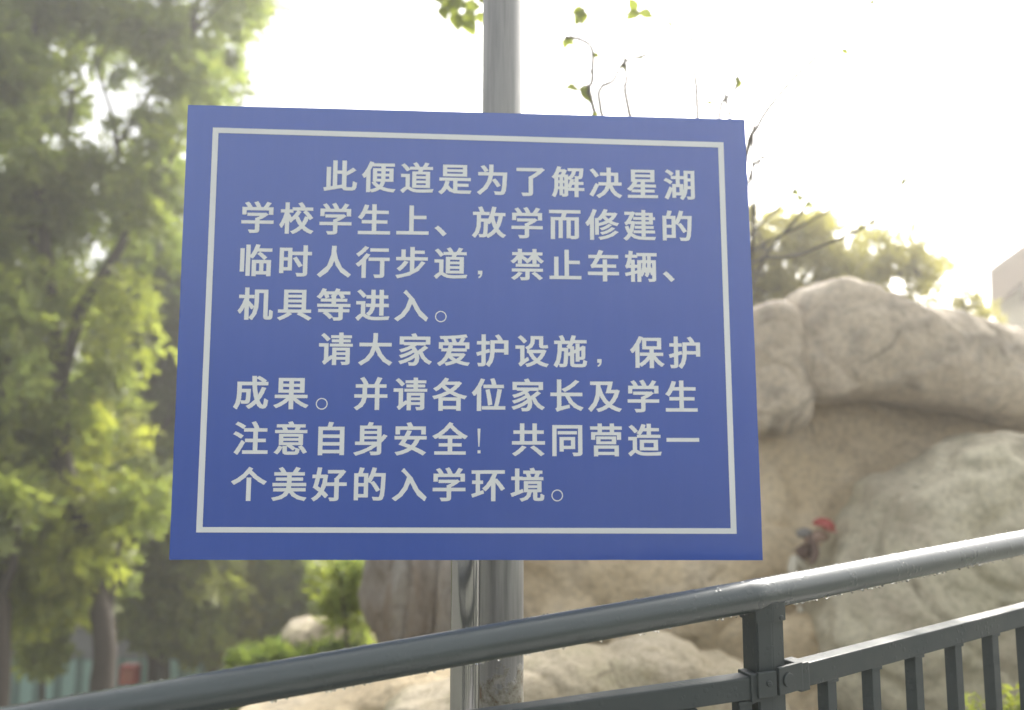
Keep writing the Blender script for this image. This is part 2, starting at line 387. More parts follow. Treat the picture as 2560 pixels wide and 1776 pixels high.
rocks.append(boulder('boulder', [(1745, 1392), (1790, 1378), (1830, 1382), (1862, 1410), (1880, 1500), (1870, 1640), (1760, 1660), (1725, 1540), (1728, 1440)],
    4.45, .2, MR_tan, 'narrow tan rock under the feet of the red capped figure, behind the railing post', .035, 3.0, .5, seed=12, M=90, Kf=26))

# ------------------------------------------------------------------ vegetation
def leaf_cloud(name, C, rad, per, size, mat, parent, tints, origin, droop=.4, npair=5, flat=False):
    """sprays of small leaflets around clump centres C (world), one mesh of real leaf faces"""
    C = np.asarray(C); n = len(C)
    N = int(n * per)
    idx = rng.integers(0, n, N)
    d = rng.normal(size=(N, 3)); d /= np.linalg.norm(d, axis=1)[:, None]
    rr = rng.random(N) ** .45
    P = C[idx] + d * (rr * np.asarray(rad)[idx])[:, None] * np.array([1, 1, .75])
    ax = d * .8 + rng.normal(size=(N, 3)) * .5; ax[:, 2] -= droop; ax /= np.linalg.norm(ax, axis=1)[:, None]
    sd_ = np.cross(ax, rng.normal(size=(N, 3))); sd_ /= np.linalg.norm(sd_, axis=1)[:, None]
    nn = np.cross(ax, sd_)
    V = []; T = []
    L = size * (0.7 + .6 * rng.random(N))
    for k in range(npair):
        for s in (-1, 1):
            base = P + ax * (L * (k + .5) / npair)[:, None]
            dirv = sd_ * s * .85 + ax * .5 + nn * rng.normal(size=(N, 1)) * .35; dirv /= np.linalg.norm(dirv, axis=1)[:, None]
            wv_ = np.cross(dirv, nn); wv_ /= np.linalg.norm(wv_, axis=1)[:, None]
            l = (L * .55)[:, None]; wd = l * .2
            V.append(np.stack([base, base + dirv * l * .45 + wv_ * wd, base + dirv * l, base + dirv * l * .45 - wv_ * wd], 1))
            T.append(np.asarray(tints)[idx])
    V = np.concatenate(V).reshape(-1, 3) - np.array(origin[:]); T = np.repeat(np.concatenate(T), 4)
    nv = len(V); nf = nv // 4
    me = bpy.data.meshes.new(name); me.vertices.add(nv); me.vertices.foreach_set('co', V.reshape(-1).astype(np.float32))
    me.loops.add(nv); me.loops.foreach_set('vertex_index', np.arange(nv, dtype=np.int32))
    me.polygons.add(nf); me.polygons.foreach_set('loop_start', np.arange(0, nv, 4, dtype=np.int32))
    me.update(calc_edges=True)
    a = me.attributes.new('tint', 'FLOAT', 'POINT'); a.data.foreach_set('value', np.clip(T + rng.normal(size=nf).repeat(4) * .12, 0, 1).astype(np.float32))
    return link(name, me, mat, parent)

def inpoly(x, y, poly):
    c = False; j = len(poly) - 1
    for i in range(len(poly)):
        xi, yi = poly[i]; xj, yj = poly[j]
        if (yi > y) != (yj > y) and x < (xj - xi) * (y - yi) / (yj - yi) + xi: c = not c
        j = i
    return c

CLEAR = []
def crown_points(poly, Y, depth, n, r, holes=(), young_sunlit=(), ybase=.15, rs=None):
    rs = rs or random
    xs_ = [p[0] for p in poly]; ys_ = [p[1] for p in poly]
    C = []; Rr = []; T = []
    tries = 0
    while len(C) < n and tries < n * 60:
        tries += 1
        x = rs.uniform(min(xs_), max(xs_)); y = rs.uniform(min(ys_), max(ys_))
        if not inpoly(x, y, poly): continue
        if any(((x - h[0]) / h[2]) ** 2 + ((y - h[1]) / h[3]) ** 2 < 1 for h in holes): continue
        dz = rs.uniform(-.45 * depth, 1.2 * depth)
        if any(abs(x - h[0]) < h[2] and abs(y - h[1]) < h[3] for h in CLEAR): dz = rs.uniform(.5, 1.2) * depth
        C.append(vp(x, y, Y + dz)[:]); Rr.append(r * rs.uniform(.55, 1.25))
        t = rs.random() * ybase
        for (a, b, c, g) in young_sunlit:
            q_ = ((x - a) ** 2 + (y - b) ** 2) ** .5 / c
            if q_ < 1: t = max(t, g * (1 - q_ * .6) * rs.uniform(.5, 1.1))
        T.append(t)
    return C, Rr, T

def tree(name, label, Y, trunk, limbs, poly, n, r, per, size, mat, depth, holes=(), young_sunlit=(), ybase=.15, cat='tree', group=None, droop=.4, npair=5, twigs=.35):
    base = vp(trunk[0][0], trunk[0][1], Y)
    gz = ground_z(base.x, base.y) - .1
    base = Vector((base.x, base.y, min(base.z, gz)))
    root = empty(name, base); tag(root, label, cat, group)
    bm = bmesh.new()
    pts = [vp(x, y, Y) for x, y, _ in trunk]; rad = [q_ * Y / 1745 / 2 for _, _, q_ in trunk]
    pts = [base] + pts if pts[0].z > base.z + .05 else pts; rad = [rad[0] * 1.25] + rad if len(pts) > len(rad) else rad
    def densify(pts, rad):
        P, Q = [], []
        for i in range(len(pts) - 1):
            m = 5
            for k in range(m):
                t = k / m; P.append(Vector(pts[i]).lerp(Vector(pts[i + 1]), t)); Q.append(rad[i] * (1 - t) + rad[i + 1] * t)
        P.append(Vector(pts[-1])); Q.append(rad[-1])
        for i in range(1, len(P) - 1): P[i] = P[i] + Vector((noise.noise(P[i] * 1.3), noise.noise(P[i] * 1.3 + Vector((5, 5, 5))), 0)) * Q[i] * .35
        return P, [x * (1 + .12 * noise.noise(p * 4)) for x, p in zip(Q, P)]
    P, Q = densify(pts, rad); tube(bm, [p - base for p in P], Q, 12)
    bmo('trunk', bm, M_bark, root)
    for lb in limbs:
        bm = bmesh.new(); dy = random.uniform(-.4, .4)
        pts = [vp(x, y, Y + dy * i / len(lb)) for i, (x, y, _) in enumerate(lb)]; rad = [q_ * Y / 1745 / 2 for _, _, q_ in lb]
        P, Q = densify(pts, rad); tube(bm, [p - base for p in P], Q, 8); bmo('limb', bm, M_bark, root)
    C, Rr, T = crown_points(poly, Y, depth, n, r, holes, young_sunlit, ybase)
    # twigs that carry the clumps
    if twigs:
        bm = bmesh.new(); allp = P
        segs = [vp(x, y, Y) for x, y, _ in trunk[1:]] + [vp(x, y, Y) for lb in limbs for x, y, _ in lb]
        for c in C:
            if random.random() > twigs: continue
            c = Vector(c); a = min(segs, key=lambda s: (s - c).length + max(0, (s.z - c.z)) * 1.0)
            if (a - c).length > 3.5: continue
            m = a.lerp(c, .5) + Vector((0, 0, .12 * (a - c).length)); tube(bm, [a - base, m - base, c - base], [.022, .014, .005], 5, False)
        tw = bmo('twigs', bm, M_bark, root)
        tag(tw, kind='stuff')
    leaf_cloud('crown', C, Rr, per, size, mat, root, T, base, droop, npair)
    return root

# far trees first, then near
tree('tree', 'tall dark tree partly behind the left edge of the sign, pale building showing through it', 17,
     [(345, 1500, 26), (345, 1100, 24), (350, 900, 18), (390, 700, 10)], [[(350, 1000, 14), (395, 900, 8)], [(330, 880, 12), (300, 700, 6)]],
     [(270, 560), (420, 540), (520, 600), (520, 1240), (300, 1240), (250, 1000)], 120, .55, 34, .42, M_leafd, 1.2,
     holes=[(350, 690, 30, 25), (370, 760, 35, 30), (330, 800, 30, 18), (375, 860, 22, 22), (360, 960, 40, 14), (330, 650, 20, 16)], ybase=.1)
tree('tree', 'round dark green tree low between the big trunk and the sign corner', 16,
     [(372, 1700, 21), (372, 1430, 18), (378, 1330, 12)], [[(372, 1420, 12), (330, 1300, 7)]],
     [(300, 1060), (380, 1020), (520, 1100), (500, 1400), (440, 1440), (330, 1440), (270, 1380), (285, 1200)], 110, .42, 34, .34, M_leaf, .9,
     young_sunlit=[(470, 1290, 60, .8), (350, 1120, 60, .7), (500, 1150, 90, .5)], ybase=.35)
tree('tree', 'yellowing slender tree with leaning pale trunk below the sign', 16.6,
     [(470, 1700, 30), (478, 1500, 25), (495, 1380, 20), (512, 1280, 14)], [[(478, 1490, 16), (455, 1400, 10)], [(495, 1380, 12), (540, 1290, 7)]],
     [(430, 1230), (560, 1220), (575, 1340), (545, 1440), (500, 1450), (440, 1440), (415, 1340)], 60, .36, 30, .32, M_leafy, .8,
     young_sunlit=[(510, 1290, 60, .9), (500, 1400, 50, .7)], ybase=.5)
tree('tree', 'bushy mid green tree farthest right of the tree row, above the shrubs', 17,
     [(640, 1700, 24), (640, 1480, 22), (640, 1350, 14)], [[(640, 1400, 10), (600, 1320, 6)]],
     [(550, 1230), (690, 1220), (720, 1290), (725, 1370), (700, 1440), (640, 1480), (560, 1480), (540, 1350)], 90, .42, 34, .34, M_leaf, .8, ybase=.45)
tree('sapling', 'thin sapling with a narrow crown in front of the teal panels', 15,
     [(95, 1640, 12), (96, 1480, 10), (98, 1380, 8), (98, 1300, 6)], [],
     [(60, 1290), (140, 1280), (150, 1340), (125, 1400), (110, 1470), (85, 1470), (75, 1400)], 26, .3, 26, .3, M_leaf, .5, cat='sapling', ybase=.3)
tree('tree', 'tree at the far left edge with its trunk cut by the frame', 11,
     [(-8, 1700, 50), (-6, 1500, 46), (-12, 1380, 60), (-45, 1200, 46), (-80, 900, 36), (-100, 500, 24)], [[(-12, 1370, 30), (30, 1270, 18), (40, 1150, 12)], [(-60, 1100, 24), (10, 900, 12), (30, 700, 8)]],
     [(-260, -100), (-40, -100), (40, 60), (60, 300), (50, 800), (60, 1100), (50, 1240), (20, 1300), (-260, 1300)], 110, .38, 26, .34, M_leaf, 1.0,
     young_sunlit=[(20, 600, 80, .3), (0, 1000, 120, .5)], ybase=.2)
CLEAR = [(92, 400, 26, 70), (140, 1010, 30, 70), (215, 660, 30, 60), (270, 560, 30, 50), (150, 860, 30, 40), (258, 290, 20, 60)]
tree('tree', 'tallest tree with dense crown, new leaves and sunlit patches coloured yellow green left of the sign', 12,
     [(238, 1720, 60), (236, 1560, 52), (232, 1400, 50), (205, 1250, 42), (148, 1060, 36), (132, 880, 32), (112, 640, 28), (88, 400, 24), (78, 180, 18), (82, -60, 10)],
     [[(232, 1400, 30), (205, 1350, 20), (165, 1310, 12)], [(134, 880, 26), (180, 700, 24), (240, 600, 24), (290, 520, 22), (345, 420, 14), (400, 330, 8)],
      [(290, 520, 12), (262, 330, 12), (250, 250, 9), (215, 150, 6)], [(110, 600, 14), (60, 520, 8)], [(95, 450, 14), (150, 330, 10), (165, 200, 6)], [(262, 330, 10), (340, 200, 8), (430, 80, 5)],
      [(236, 1500, 14), (262, 1250, 10), (300, 1120, 6)]],
     [(-60, -140), (640, -140), (610, -20), (560, 30), (545, 90), (530, 190), (480, 215), (440, 260), (432, 400), (428, 640), (340, 620), (300, 680), (312, 850), (262, 900), (330, 1000), (352, 1090), (300, 1170), (235, 1230), (262, 1310), (150, 1350), (60, 1390), (-60, 1400)],
     215, .31, 24, .34, M_leaf, 1.3,
     holes=[(188, 90, 16, 34), (178, 130, 14, 30), (208, 215, 26, 24), (222, 250, 22, 20), (255, 300, 14, 22), (378, 398, 15, 13), (320, 230, 10, 16), (440, 10, 34, 12), (130, 40, 18, 12), (160, 540, 14, 16), (95, 560, 14, 14), (8, 600, 10, 16), (272, 538, 7, 7), (395, 580, 12, 16), (90, 380, 16, 10), (25, 300, 14, 14), (60, 200, 12, 12), (235, 770, 9, 9)],
     young_sunlit=[(235, 690, 95, .75), (280, 780, 60, .6), (60, 790, 40, .6), (240, 970, 90, .85), (90, 1130, 130, .8), (250, 1060, 90, .8), (180, 1180, 130, .75), (100, 1310, 100, .8), (310, 600, 60, .45), (40, 880, 60, .4), (360, 330, 50, .3), (490, 60, 60, .35)], ybase=.22)  # yellow spots: sunlight on the clumps put into leaf colour, with new growth

CLEAR = []
# feathery bush on top of the rockery
tree('bush', 'olive feathery bush growing behind the top of the overhanging boulder', 7.5,
     [(1760, 760, 14), (1780, 640, 10), (1800, 560, 6)], [[(1770, 680, 8), (1900, 600, 6), (2060, 620, 3)], [(1775, 660, 7), (1720, 560, 5), (1690, 500, 3)], [(1780, 650, 7), (1880, 540, 5), (1980, 540, 3)]],
     [(1600, 480), (1700, 480), (1780, 505), (1850, 520), (1960, 535), (2040, 560), (2110, 600), (2140, 640), (2090, 655), (2040, 690), (1960, 720), (1880, 720), (1640, 740), (1560, 640)], 120, .13, 11, .16, M_leafo, .5,
     holes=[(1890, 648, 8, 8), (1702, 662, 8, 8), (1960, 600, 10, 6), (1720, 520, 14, 7), (1850, 545, 12, 6), (2010, 660, 14, 8)], young_sunlit=[(2060, 620, 90, .6), (1740, 500, 60, .6)], ybase=.4, cat='bush', droop=-.1)
tree('plant', 'small plant sprouting above the boulder beside the cream house', 7.0,
     [(2190, 790, 6), (2170, 720, 4), (2165, 670, 3)], [[(2185, 760, 3), (2230, 735, 2)]],
     [(2135, 670), (2170, 655), (2190, 690), (2190, 720), (2240, 715), (2245, 745), (2180, 750), (2145, 710)], 7, .05, 12, .11, M_leafo, .1, ybase=.5, cat='plant', droop=-.1, twigs=0)
# shrubs in front of the tree row
tree('shrub', 'low spreading green shrub just above the handrail below the sign', 7.0,
     [(640, 1560, 10), (640, 1500, 6)], [], [(520, 1500), (560, 1482), (640, 1490), (720, 1486), (760, 1474), (810, 1462), (815, 1530), (700, 1560), (520, 1580)], 60, .10, 24, .13, M_leafd, .4, young_sunlit=[(600, 1490, 90, .3)], ybase=.35, cat='shrub', twigs=0, droop=-.3)
tree('sapling', 'leafy sapling between the distant trees and the ridged rock', 6.2,
     [(790, 1560, 9), (775, 1400, 6), (765, 1300, 4)], [[(775, 1400, 4), (810, 1340, 2)]],
     [(735, 1290), (790, 1265), (830, 1280), (830, 1330), (790, 1350), (830, 1420), (800, 1470), (760, 1400), (735, 1340)], 16, .09, 12, .15, M_leaf, .25, young_sunlit=[(790, 1350, 50, .4)], ybase=.4, cat='sapling', twigs=0, droop=-.2)
tree('plant', 'bright green leafy plant at the foot of the right boulder behind the balusters', 2.6,
     [(2110, 1750, 5), (2115, 1640, 4)], [], [(2095, 1550), (2130, 1580), (2200, 1600), (2290, 1595), (2300, 1680), (2100, 1680)], 9, .03, 6, .07, M_leaf, .1, ybase=.6, cat='plant', twigs=0, droop=-.6, npair=3)

# bare shoots with scattered leaves, growing behind the sign
root = empty('shrub', vp(1560, 1080, 5.05)); tag(root, 'nearly leafless shrub whose long thin shoots rise above the top right of the sign', 'shrub')
shoots = [[(1335, 250), (1331, 180), (1330, 110), (1300, 88), (1268, 84)], [(1412, 245), (1408, 180), (1403, 130), (1395, 60), (1385, -20)], [(1567, 250), (1560, 160), (1550, 70), (1530, 45), (1490, 42)],
          [(1615, 270), (1640, 215), (1655, 190), (1656, 120), (1672, 75), (1745, -10)], [(1678, 345), (1700, 290), (1730, 240), (1800, 160), (1900, 75), (1965, 30), (2030, -10)],
          [(1350, 250), (1380, 180), (1403, 140), (1450, 125), (1520, 105)], [(1930, 240), (1990, 150), (2040, 80), (2090, -10)], [(2060, 330), (2130, 220), (2200, 110), (2290, -10)], [(1690, 380), (1740, 350), (1800, 330)], [(1960, 500), (2030, 410), (2110, 330)], [(1640, 260), (1600, 180), (1590, 150)], [(1720, 330), (1850, 200), (2000, 90), (2160, -10)], [(1700, 200), (1760, 80), (1800, -10)], [(1900, 330), (1990, 230), (2100, 120), (2190, 20)]]
SM = []
def img(p):
    q_ = p - EYE; z_ = q_.dot(CF); return Vector(((1280 + F * q_.dot(CR) / z_) / K, (888 - F * q_.dot(CU) / z_) / K))
for i, s in enumerate(shoots):
    bm = bmesh.new(); Ys = 2.8 + .15 * (i % 4)
    pts = [vp(x, y, Ys) for x, y in s]
    fine = i in (6, 7, 8, 9, 11, 12, 13); b0 = vp(1560 + 10 * i, 900 if not fine else 640, 4.6)
    pts = [root.location, b0, pts[0].lerp(b0, .4)] + pts
    sm = []
    for a in range(len(pts) - 1):
        p0, p1, p2, p3 = pts[max(a - 1, 0)], pts[a], pts[a + 1], pts[min(a + 2, len(pts) - 1)]
        for t in (0, .25, .5, .75): sm.append(.5 * ((2 * p1) + (-p0 + p2) * t + (2 * p0 - 5 * p1 + 4 * p2 - p3) * t * t + (-p0 + 3 * p1 - 3 * p2 + p3) * t ** 3))
    sm.append(pts[-1]); nS = len(sm); SM += sm
    tube(bm, [p - root.location for p in sm], [(.004 * (1 - k / nS) + .0066) * (.75 if fine else 1) for k in range(nS)], 6)
    bmo('shoot', bm, M_bark, root)
def leaflet(parent, p, size, tint=.5, name='leaf', mat=None):
    bm = bmesh.new(); n = 6
    d = Vector((random.uniform(-1, 1), random.uniform(-.4, .4), random.uniform(-1, .2))).normalized(); s = d.cross(Vector((random.uniform(-.3, .3), -1, random.uniform(-.3, .3)))).normalized(); u = d.cross(s)
    prev = None
    for k in range(n + 1):
        t = k / n; wd = .33 * size * math.sin(math.pi * min(1, t ** .8)) + .0004; c = d * size * t - u * .18 * size * math.sin(math.pi * t)
        row = [bm.verts.new(c - s * wd + u * .08 * size), bm.verts.new(c), bm.verts.new(c + s * wd + u * .08 * size)]
        if prev:
            bm.faces.new((prev[0], prev[1], row[1], row[0])); bm.faces.new((prev[1], prev[2], row[2], row[1]))
        prev = row
    return bmo(name, bm, mat or M_leafy, parent, p - parent.location, True)
for x, y, k, s in ((1440, 25, 3, .055), (1315, 18, 3, .05), (1300, 200, 3, .05), (1272, 84, 2, .04), (1665, 178, 2, .035), (1890, 110, 1, .03), (1600, 232, 2, .03), (1500, 48, 1, .03), (1403, 140, 1, .025), (1445, 122, 1, .02), (1480, 112, 1, .02), (1965, 5, 2, .035), (1333, 250, 1, .03), (1330, 118, 1, .03), (1930, 85, 1, .02), (1290, 55, 1, .025), (1575, 92, 1, .02), (1800, 440, 3, .03), (1785, 425, 2, .03), (1820, 455, 2, .03), (2030, 400, 2, .025), (1285, 160, 1, .02)):
    nearp = min(SM, key=lambda q_: (img(q_) - Vector((x, y))).length); tipp = vp(x, y, nearp.y)
    bm = bmesh.new(); midp = nearp.lerp(tipp, .5) + Vector((0, 0, .01)); tube(bm, [nearp - root.location, midp - root.location, tipp - root.location], [.004, .003, .002], 5)
    bmo('twig', bm, M_bark, root)
    for j in range(k): leaflet(root, nearp.lerp(tipp, random.uniform(.75, 1)) if k > 1 else tipp, 1.25 * s * random.uniform(.8, 1.2))
root = empty('branch', vp(1040, -260, 3.5)); tag(root, 'drooping branch of yellowish leaves hanging in at the top beside the lamp pole', 'branch')
bm = bmesh.new(); tube(bm, [Vector((0, 0, 0)), vp(1035, -120, 3.5) - root.location, vp(1045, 10, 3.5) - root.location], [.006, .004, .002], 6); bmo('twig', bm, M_bark, root)
for x, y, s in 2 * ((985, 0, .06), (1000, 20, .06), (1015, 35, .07), (1035, 40, .075), (1045, 25, .06), (1075, 35, .05), (1078, 10, .04), (1025, 5, .06), (1060, -20, .06), (1010, -30, .07), (1040, -40, .06), (1000, -10, .05)):
    leaflet(root, vp(x + random.uniform(-8, 8), y - 10, 3.5 + random.uniform(-.05, .05)), 1.6 * s)

# ------------------------------------------------------------------ buildings and distance
# low building with teal panels
Yb = 19
M_teal = mat_plain('teal_panel', (.36, .56, .50), .4, 0, .08, 3, .02); M_tealdark = mat_plain('teal_frame', (.14, .24, .22), .5, 0, .1, 5)
M_fascia = mat_plain('grey_fascia', (.26, .27, .28), .7, 0, .15, 2); M_cream = mat_plain('cream_render', (.78, .72, .58), .8, 0, .08, 3)
M_conc = mat_plain('pale_concrete', (.42, .41, .39), .8, 0, .12, 2)
a = vp(-160, 1500, Yb); root = empty('building', (a.x, Yb, ground_z(a.x, Yb))); tag(root, 'low grey building with a row of teal glass panels behind the tree trunks', 'building')
def bx(name, x0, x1, y0, y1, Y, dp, mat, parent, bev=0):
    p0 = vp(x0, y0, Y); p1 = vp(x1, y1, Y); bm = bmesh.new()
    zc = (p0.z + p1.z) / 2
    box(bm, Vector(((p0.x + p1.x) / 2, Y + dp / 2, zc)) - parent.location, (abs(p1.x - p0.x), dp, abs(p0.z - p1.z)), None, bev)
    return bmo(name, bm, mat, parent)
bx('wall', -160, 620, 1410, 1640, Yb + .1, 1.4, M_fascia, root)
bx('fascia', -160, 622, 1412, 1478, Yb, .095, M_fascia, root)
bx('cornice', -165, 626, 1394, 1411, Yb - .12, .4, M_cream, root, .01)
bx('plinth', -160, 622, 1589, 1640, Yb - .02, .11, M_conc, root)
xx = -150
while xx < 600:
    bx('panel', xx + 5, xx + 42, 1483, 1587, Yb + .03, .03, M_teal, root)
    bx('mullion', xx - 5, xx + 3, 1479, 1588, Yb, .09, M_tealdark, root); xx += 46.5
# sloping roof part above
bm = bmesh.new(); p0 = vp(-160, 1392, Yb + .5); p1 = vp(622, 1392, Yb + .5)
poly = [(p0.y, p0.z), (p0.y + .9, p0.z + .12), (p0.y + 1.1, p0.z - .1)]
vs0 = [bm.verts.new(Vector((p0.x, y, z)) - root.location) for y, z in poly]; vs1 = [bm.verts.new(Vector((p1.x, y, z)) - root.location) for y, z in poly]
bm.faces.new(vs0); bm.faces.new(vs1[::-1])
for i in range(3): bm.faces.new((vs0[i], vs1[i], vs1[(i + 1) % 3], vs0[(i + 1) % 3]))
bmesh.ops.recalc_face_normals(bm, faces=bm.faces); bmo('roof', bm, mat_plain('pale_roof', (.22, .205, .18), .8, 0, .1, 2), root)
# red cabinet
p = vp(286, 1600, 16.5); root = empty('fire_box', (p.x, 16.5, ground_z(p.x, 16.5))); tag(root, 'small red cabinet standing just right of the big tree trunk', 'cabinet')
M_red = mat_plain('red_paint', (.55, .05, .04), .4, 0, .1, 6)
bx('cabinet', 268, 303, 1498, 1542, 16.5, .25, M_red, root, .02); bx('door', 272, 299, 1503, 1537, 16.47, .028, mat_plain('faded_red', (.6, .2, .14), .4), root, .004); bx('leg', 282, 289, 1542, 1760, 16.6, .06, M_fascia, root)
# pale apartment block behind the trees
Ya = 42; p = vp(250, 1100, Ya); root = empty('apartment_building', (p.x, Ya, -5.2)); tag(root, 'pale apartment block glimpsed through the leaves left of the sign', 'building')
M_apt = mat_plain('apartment_wall', (.60, .58, .56), .8, 0, .06, 1); M_glass = mat_plain('window_glass', (.12, .15, .17), .15, 0, .1, 1); M_pink = mat_plain('red_trim', (.45, .22, .18), .7)
bx('wall', 190, 560, 640, 1260, Ya, 8, M_apt, root); bx('roof', 184, 566, 625, 639, Ya - .3, 8.6, M_pink, root)
for r_ in range(7):
    for c_ in range(6):
        X0 = 205 + c_ * 58; Y0 = 665 + r_ * 82
        f_ = bx('window', X0, X0 + 34, Y0, Y0 + 42, Ya - .06, .055, M_conc, root)
        g_ = bx('pane', X0 + 3, X0 + 31, Y0 + 3, Y0 + 39, Ya - .09, .025, M_glass, root); g_.parent = f_
    bx('balcony', 200, 300, 716 + r_ * 82, 726 + r_ * 82, Ya - .9, .88, M_apt, root)
# hill
bm = bmesh.new(); gx = np.linspace(-160, -6, 60); gy = np.linspace(90, 230, 24)
Hh = [[bm.verts.new((x, y, -6 + 22 * math.exp(-((y - 160) / 38) ** 2) * min(1, (-6 - x) / 30) * (.55 + .45 * math.exp(-((x + 60) / 60) ** 2) + .15 * noise.noise(Vector((x * .03, y * .03, 1))) + .05 * noise.noise(Vector((x * .15, y * .15, 1)))))) for x in gx] for y in gy]
for j in range(23):
    for i in range(59): bm.faces.new((Hh[j][i], Hh[j][i + 1], Hh[j + 1][i + 1], Hh[j + 1][i]))
tag(bmo('hill', bm, mat_plain('hill_cover', (.16, .17, .13), .95, 0, .5, .3, .3), smooth=True), kind='structure')
# cream house with brown eaves at the right
Yh = 16; p = vp(2235, 900, Yh); root = empty('house', (p.x, Yh, -.5)); tag(root, 'cream house with stepped brown eaves cut by the right edge', 'house')
M_eave = mat_plain('eave_brown', (.30, .21, .16), .8, 0, .15, 2)
HN = Vector((.527, .85, 0)); HD = Vector((.85, -.527, 0)); H0 = vp(2226, 612, Yh)
def hp(pts, Y, dp, name, mat):
    off = (Y - Yh); bm = bmesh.new(); fr_ = []
    for x, y in pts:
        d = ray(x * K, y * K); t = ((H0 + HN * off) - EYE).dot(HN) / d.dot(HN); fr_.append(EYE + d * t)
    a_ = [bm.verts.new(p_ - root.location) for p_ in fr_]; b_ = [bm.verts.new(p_ + HN * dp - root.location) for p_ in fr_]
    bm.faces.new(a_); bm.faces.new(b_[::-1])
    for i_ in range(len(a_)): bm.faces.new((a_[i_], b_[i_], b_[(i_ + 1) % len(a_)], a_[(i_ + 1) % len(a_)]))
    bmesh.ops.recalc_face_normals(bm, faces=bm.faces); return bmo(name, bm, mat, root)
hp([(2238, 1200), (2238, 700), (2262, 640), (2330, 590), (2500, 480), (2500, 1200)], Yh, 5, 'wall', M_cream)
hp([(2226, 612), (2301, 558), (2480, 430), (2480, 480), (2330, 600), (2312, 650), (2300, 672), (2298, 630), (2252, 668), (2228, 682)], Yh - .9, .9, 'eave', M_eave)
hp([(2226, 611), (2301, 557), (2480, 429), (2480, 420), (2301, 549), (2222, 606)], Yh - 1.0, 6.4, 'roof', M_eave)
hp([(2300, 674), (2314, 652), (2332, 602), (2480, 482), (2480, 560), (2330, 660)], Yh - .5, .5, 'bracket', M_eave)
for xw, yw in ((2330, 720), (2400, 720)):
    hp([(xw, yw), (xw + 40, yw), (xw + 40, yw + 90), (xw, yw + 90)], Yh - .05, .045, 'window', M_glass)

# ------------------------------------------------------------------ small painted figure on the rocks
Yf = 4.35; root = empty('statue', sp_(1999, 1536, Yf)); tag(root, 'small painted figure with red cap, brown coat and white trousers on the rocks', 'statue')
def F_(x, y, dy=0): return sp_(x, y, Yf + dy) - root.location
def skin(name, nodes, edges, mat):
    me = bpy.data.meshes.new(name); me.from_pydata([n[0] for n in nodes], edges, []); o = link(name, me, mat, root)
    md = o.modifiers.new('s', 'SKIN'); sk = me.skin_vertices[0].data
    for i, n in enumerate(nodes): sk[i].radius = (n[1], n[1]); sk[i].use_root = (i == 0)
    ss = o.modifiers.new('d', 'SUBSURF'); ss.levels = 2; ss.render_levels = 2
    dg = bpy.context.evaluated_depsgraph_get(); m2 = bpy.data.meshes.new_from_object(o.evaluated_get(dg)); o.modifiers.clear(); o.data = m2; m2.shade_smooth(); return o
M_skin = mat_plain('painted_skin', (.30, .2, .15), .6); M_grey = mat_plain('painted_grey', (.2, .19, .18), .7); M_brn = mat_plain('painted_brown', (.14, .09, .07), .7); M_wht = mat_plain('painted_white', (.5, .47, .38), .6); M_cap = mat_plain('painted_red', (.36, .07, .06), .7)
u = Yf / 1941
skin('body', [(F_(2008, 1350), 22 * u), (F_(2034, 1346), 12 * u), (F_(2056, 1340, -.01), 21 * u), (F_(2060, 1330, -.01), 20 * u)], [(0, 1), (1, 2), (2, 3)], M_skin)
skin('collar', [(F_(1990, 1338), 11 * u), (F_(2010, 1330), 15 * u), (F_(2034, 1337), 11 * u)], [(0, 1), (1, 2)], M_grey)
skin('coat', [(F_(2004, 1352, -.01), 20 * u), (F_(2012, 1375), 24 * u), (F_(2014, 1402), 16 * u), (F_(2036, 1360, -.05), 10 * u), (F_(2040, 1388, -.07), 9 * u), (F_(2026, 1412, -.08), 7 * u)], [(0, 1), (1, 2), (0, 3), (3, 4), (4, 5)], M_brn)
skin('trousers', [(F_(2000, 1405, .01), 15 * u), (F_(1984, 1398, .0), 13 * u), (F_(1980, 1430, -.02), 13 * u), (F_(1990, 1470, -.02), 10 * u), (F_(1998, 1515, -.03), 9 * u), (F_(2014, 1430, .02), 12 * u), (F_(2016, 1470), 10 * u), (F_(2022, 1510), 9 * u)], [(0, 1), (1, 2), (2, 3), (3, 4), (0, 5), (5, 6), (6, 7)], M_wht)
skin('shoe', [(F_(1998, 1522, -.03), 9 * u), (F_(2004, 1528, -.07), 8 * u)], [(0, 1)], M_wht)
bm = bmesh.new(); bmesh.ops.create_uvsphere(bm, u_segments=20, v_segments=12, radius=1)
for v_ in bm.verts:
    if v_.co.z < -.1: v_.co.z = -.1
cc = F_(2059, 1316, -.01)
for v_ in bm.verts: v_.co = Vector((v_.co.x * 27 * u, v_.co.y * 26 * u, v_.co.z * 20 * u))
bmesh.ops.rotate(bm, cent=(0, 0, 0), matrix=Matrix.Rotation(R(12), 3, 'Y'), verts=bm.verts)
bmesh.ops.translate(bm, vec=cc, verts=bm.verts); bmo('cap', bm, M_cap, root, smooth=True)
bm = bmesh.new(); box(bm, F_(2074, 1326, -.05), (24 * u, 30 * u, 5 * u), Matrix.Rotation(R(14), 3, 'Y'), .004); bmo('brim', bm, M_cap, root)

# ------------------------------------------------------------------ lamp pole and sign
root_p = empty('metal_pole', ((1256 - 1280) / F * 1.46, 1.46, 0)); tag(root_p, 'tall grey galvanised pole standing behind the sign, flaking near its bottom', 'pole')
bm = bmesh.new(); tube(bm, [(0, 0, -.1), (0, 0, .9), (0, 0, 1.5), (0, 0, 2.4), (0, 0, 4.6)], .0405, 64)
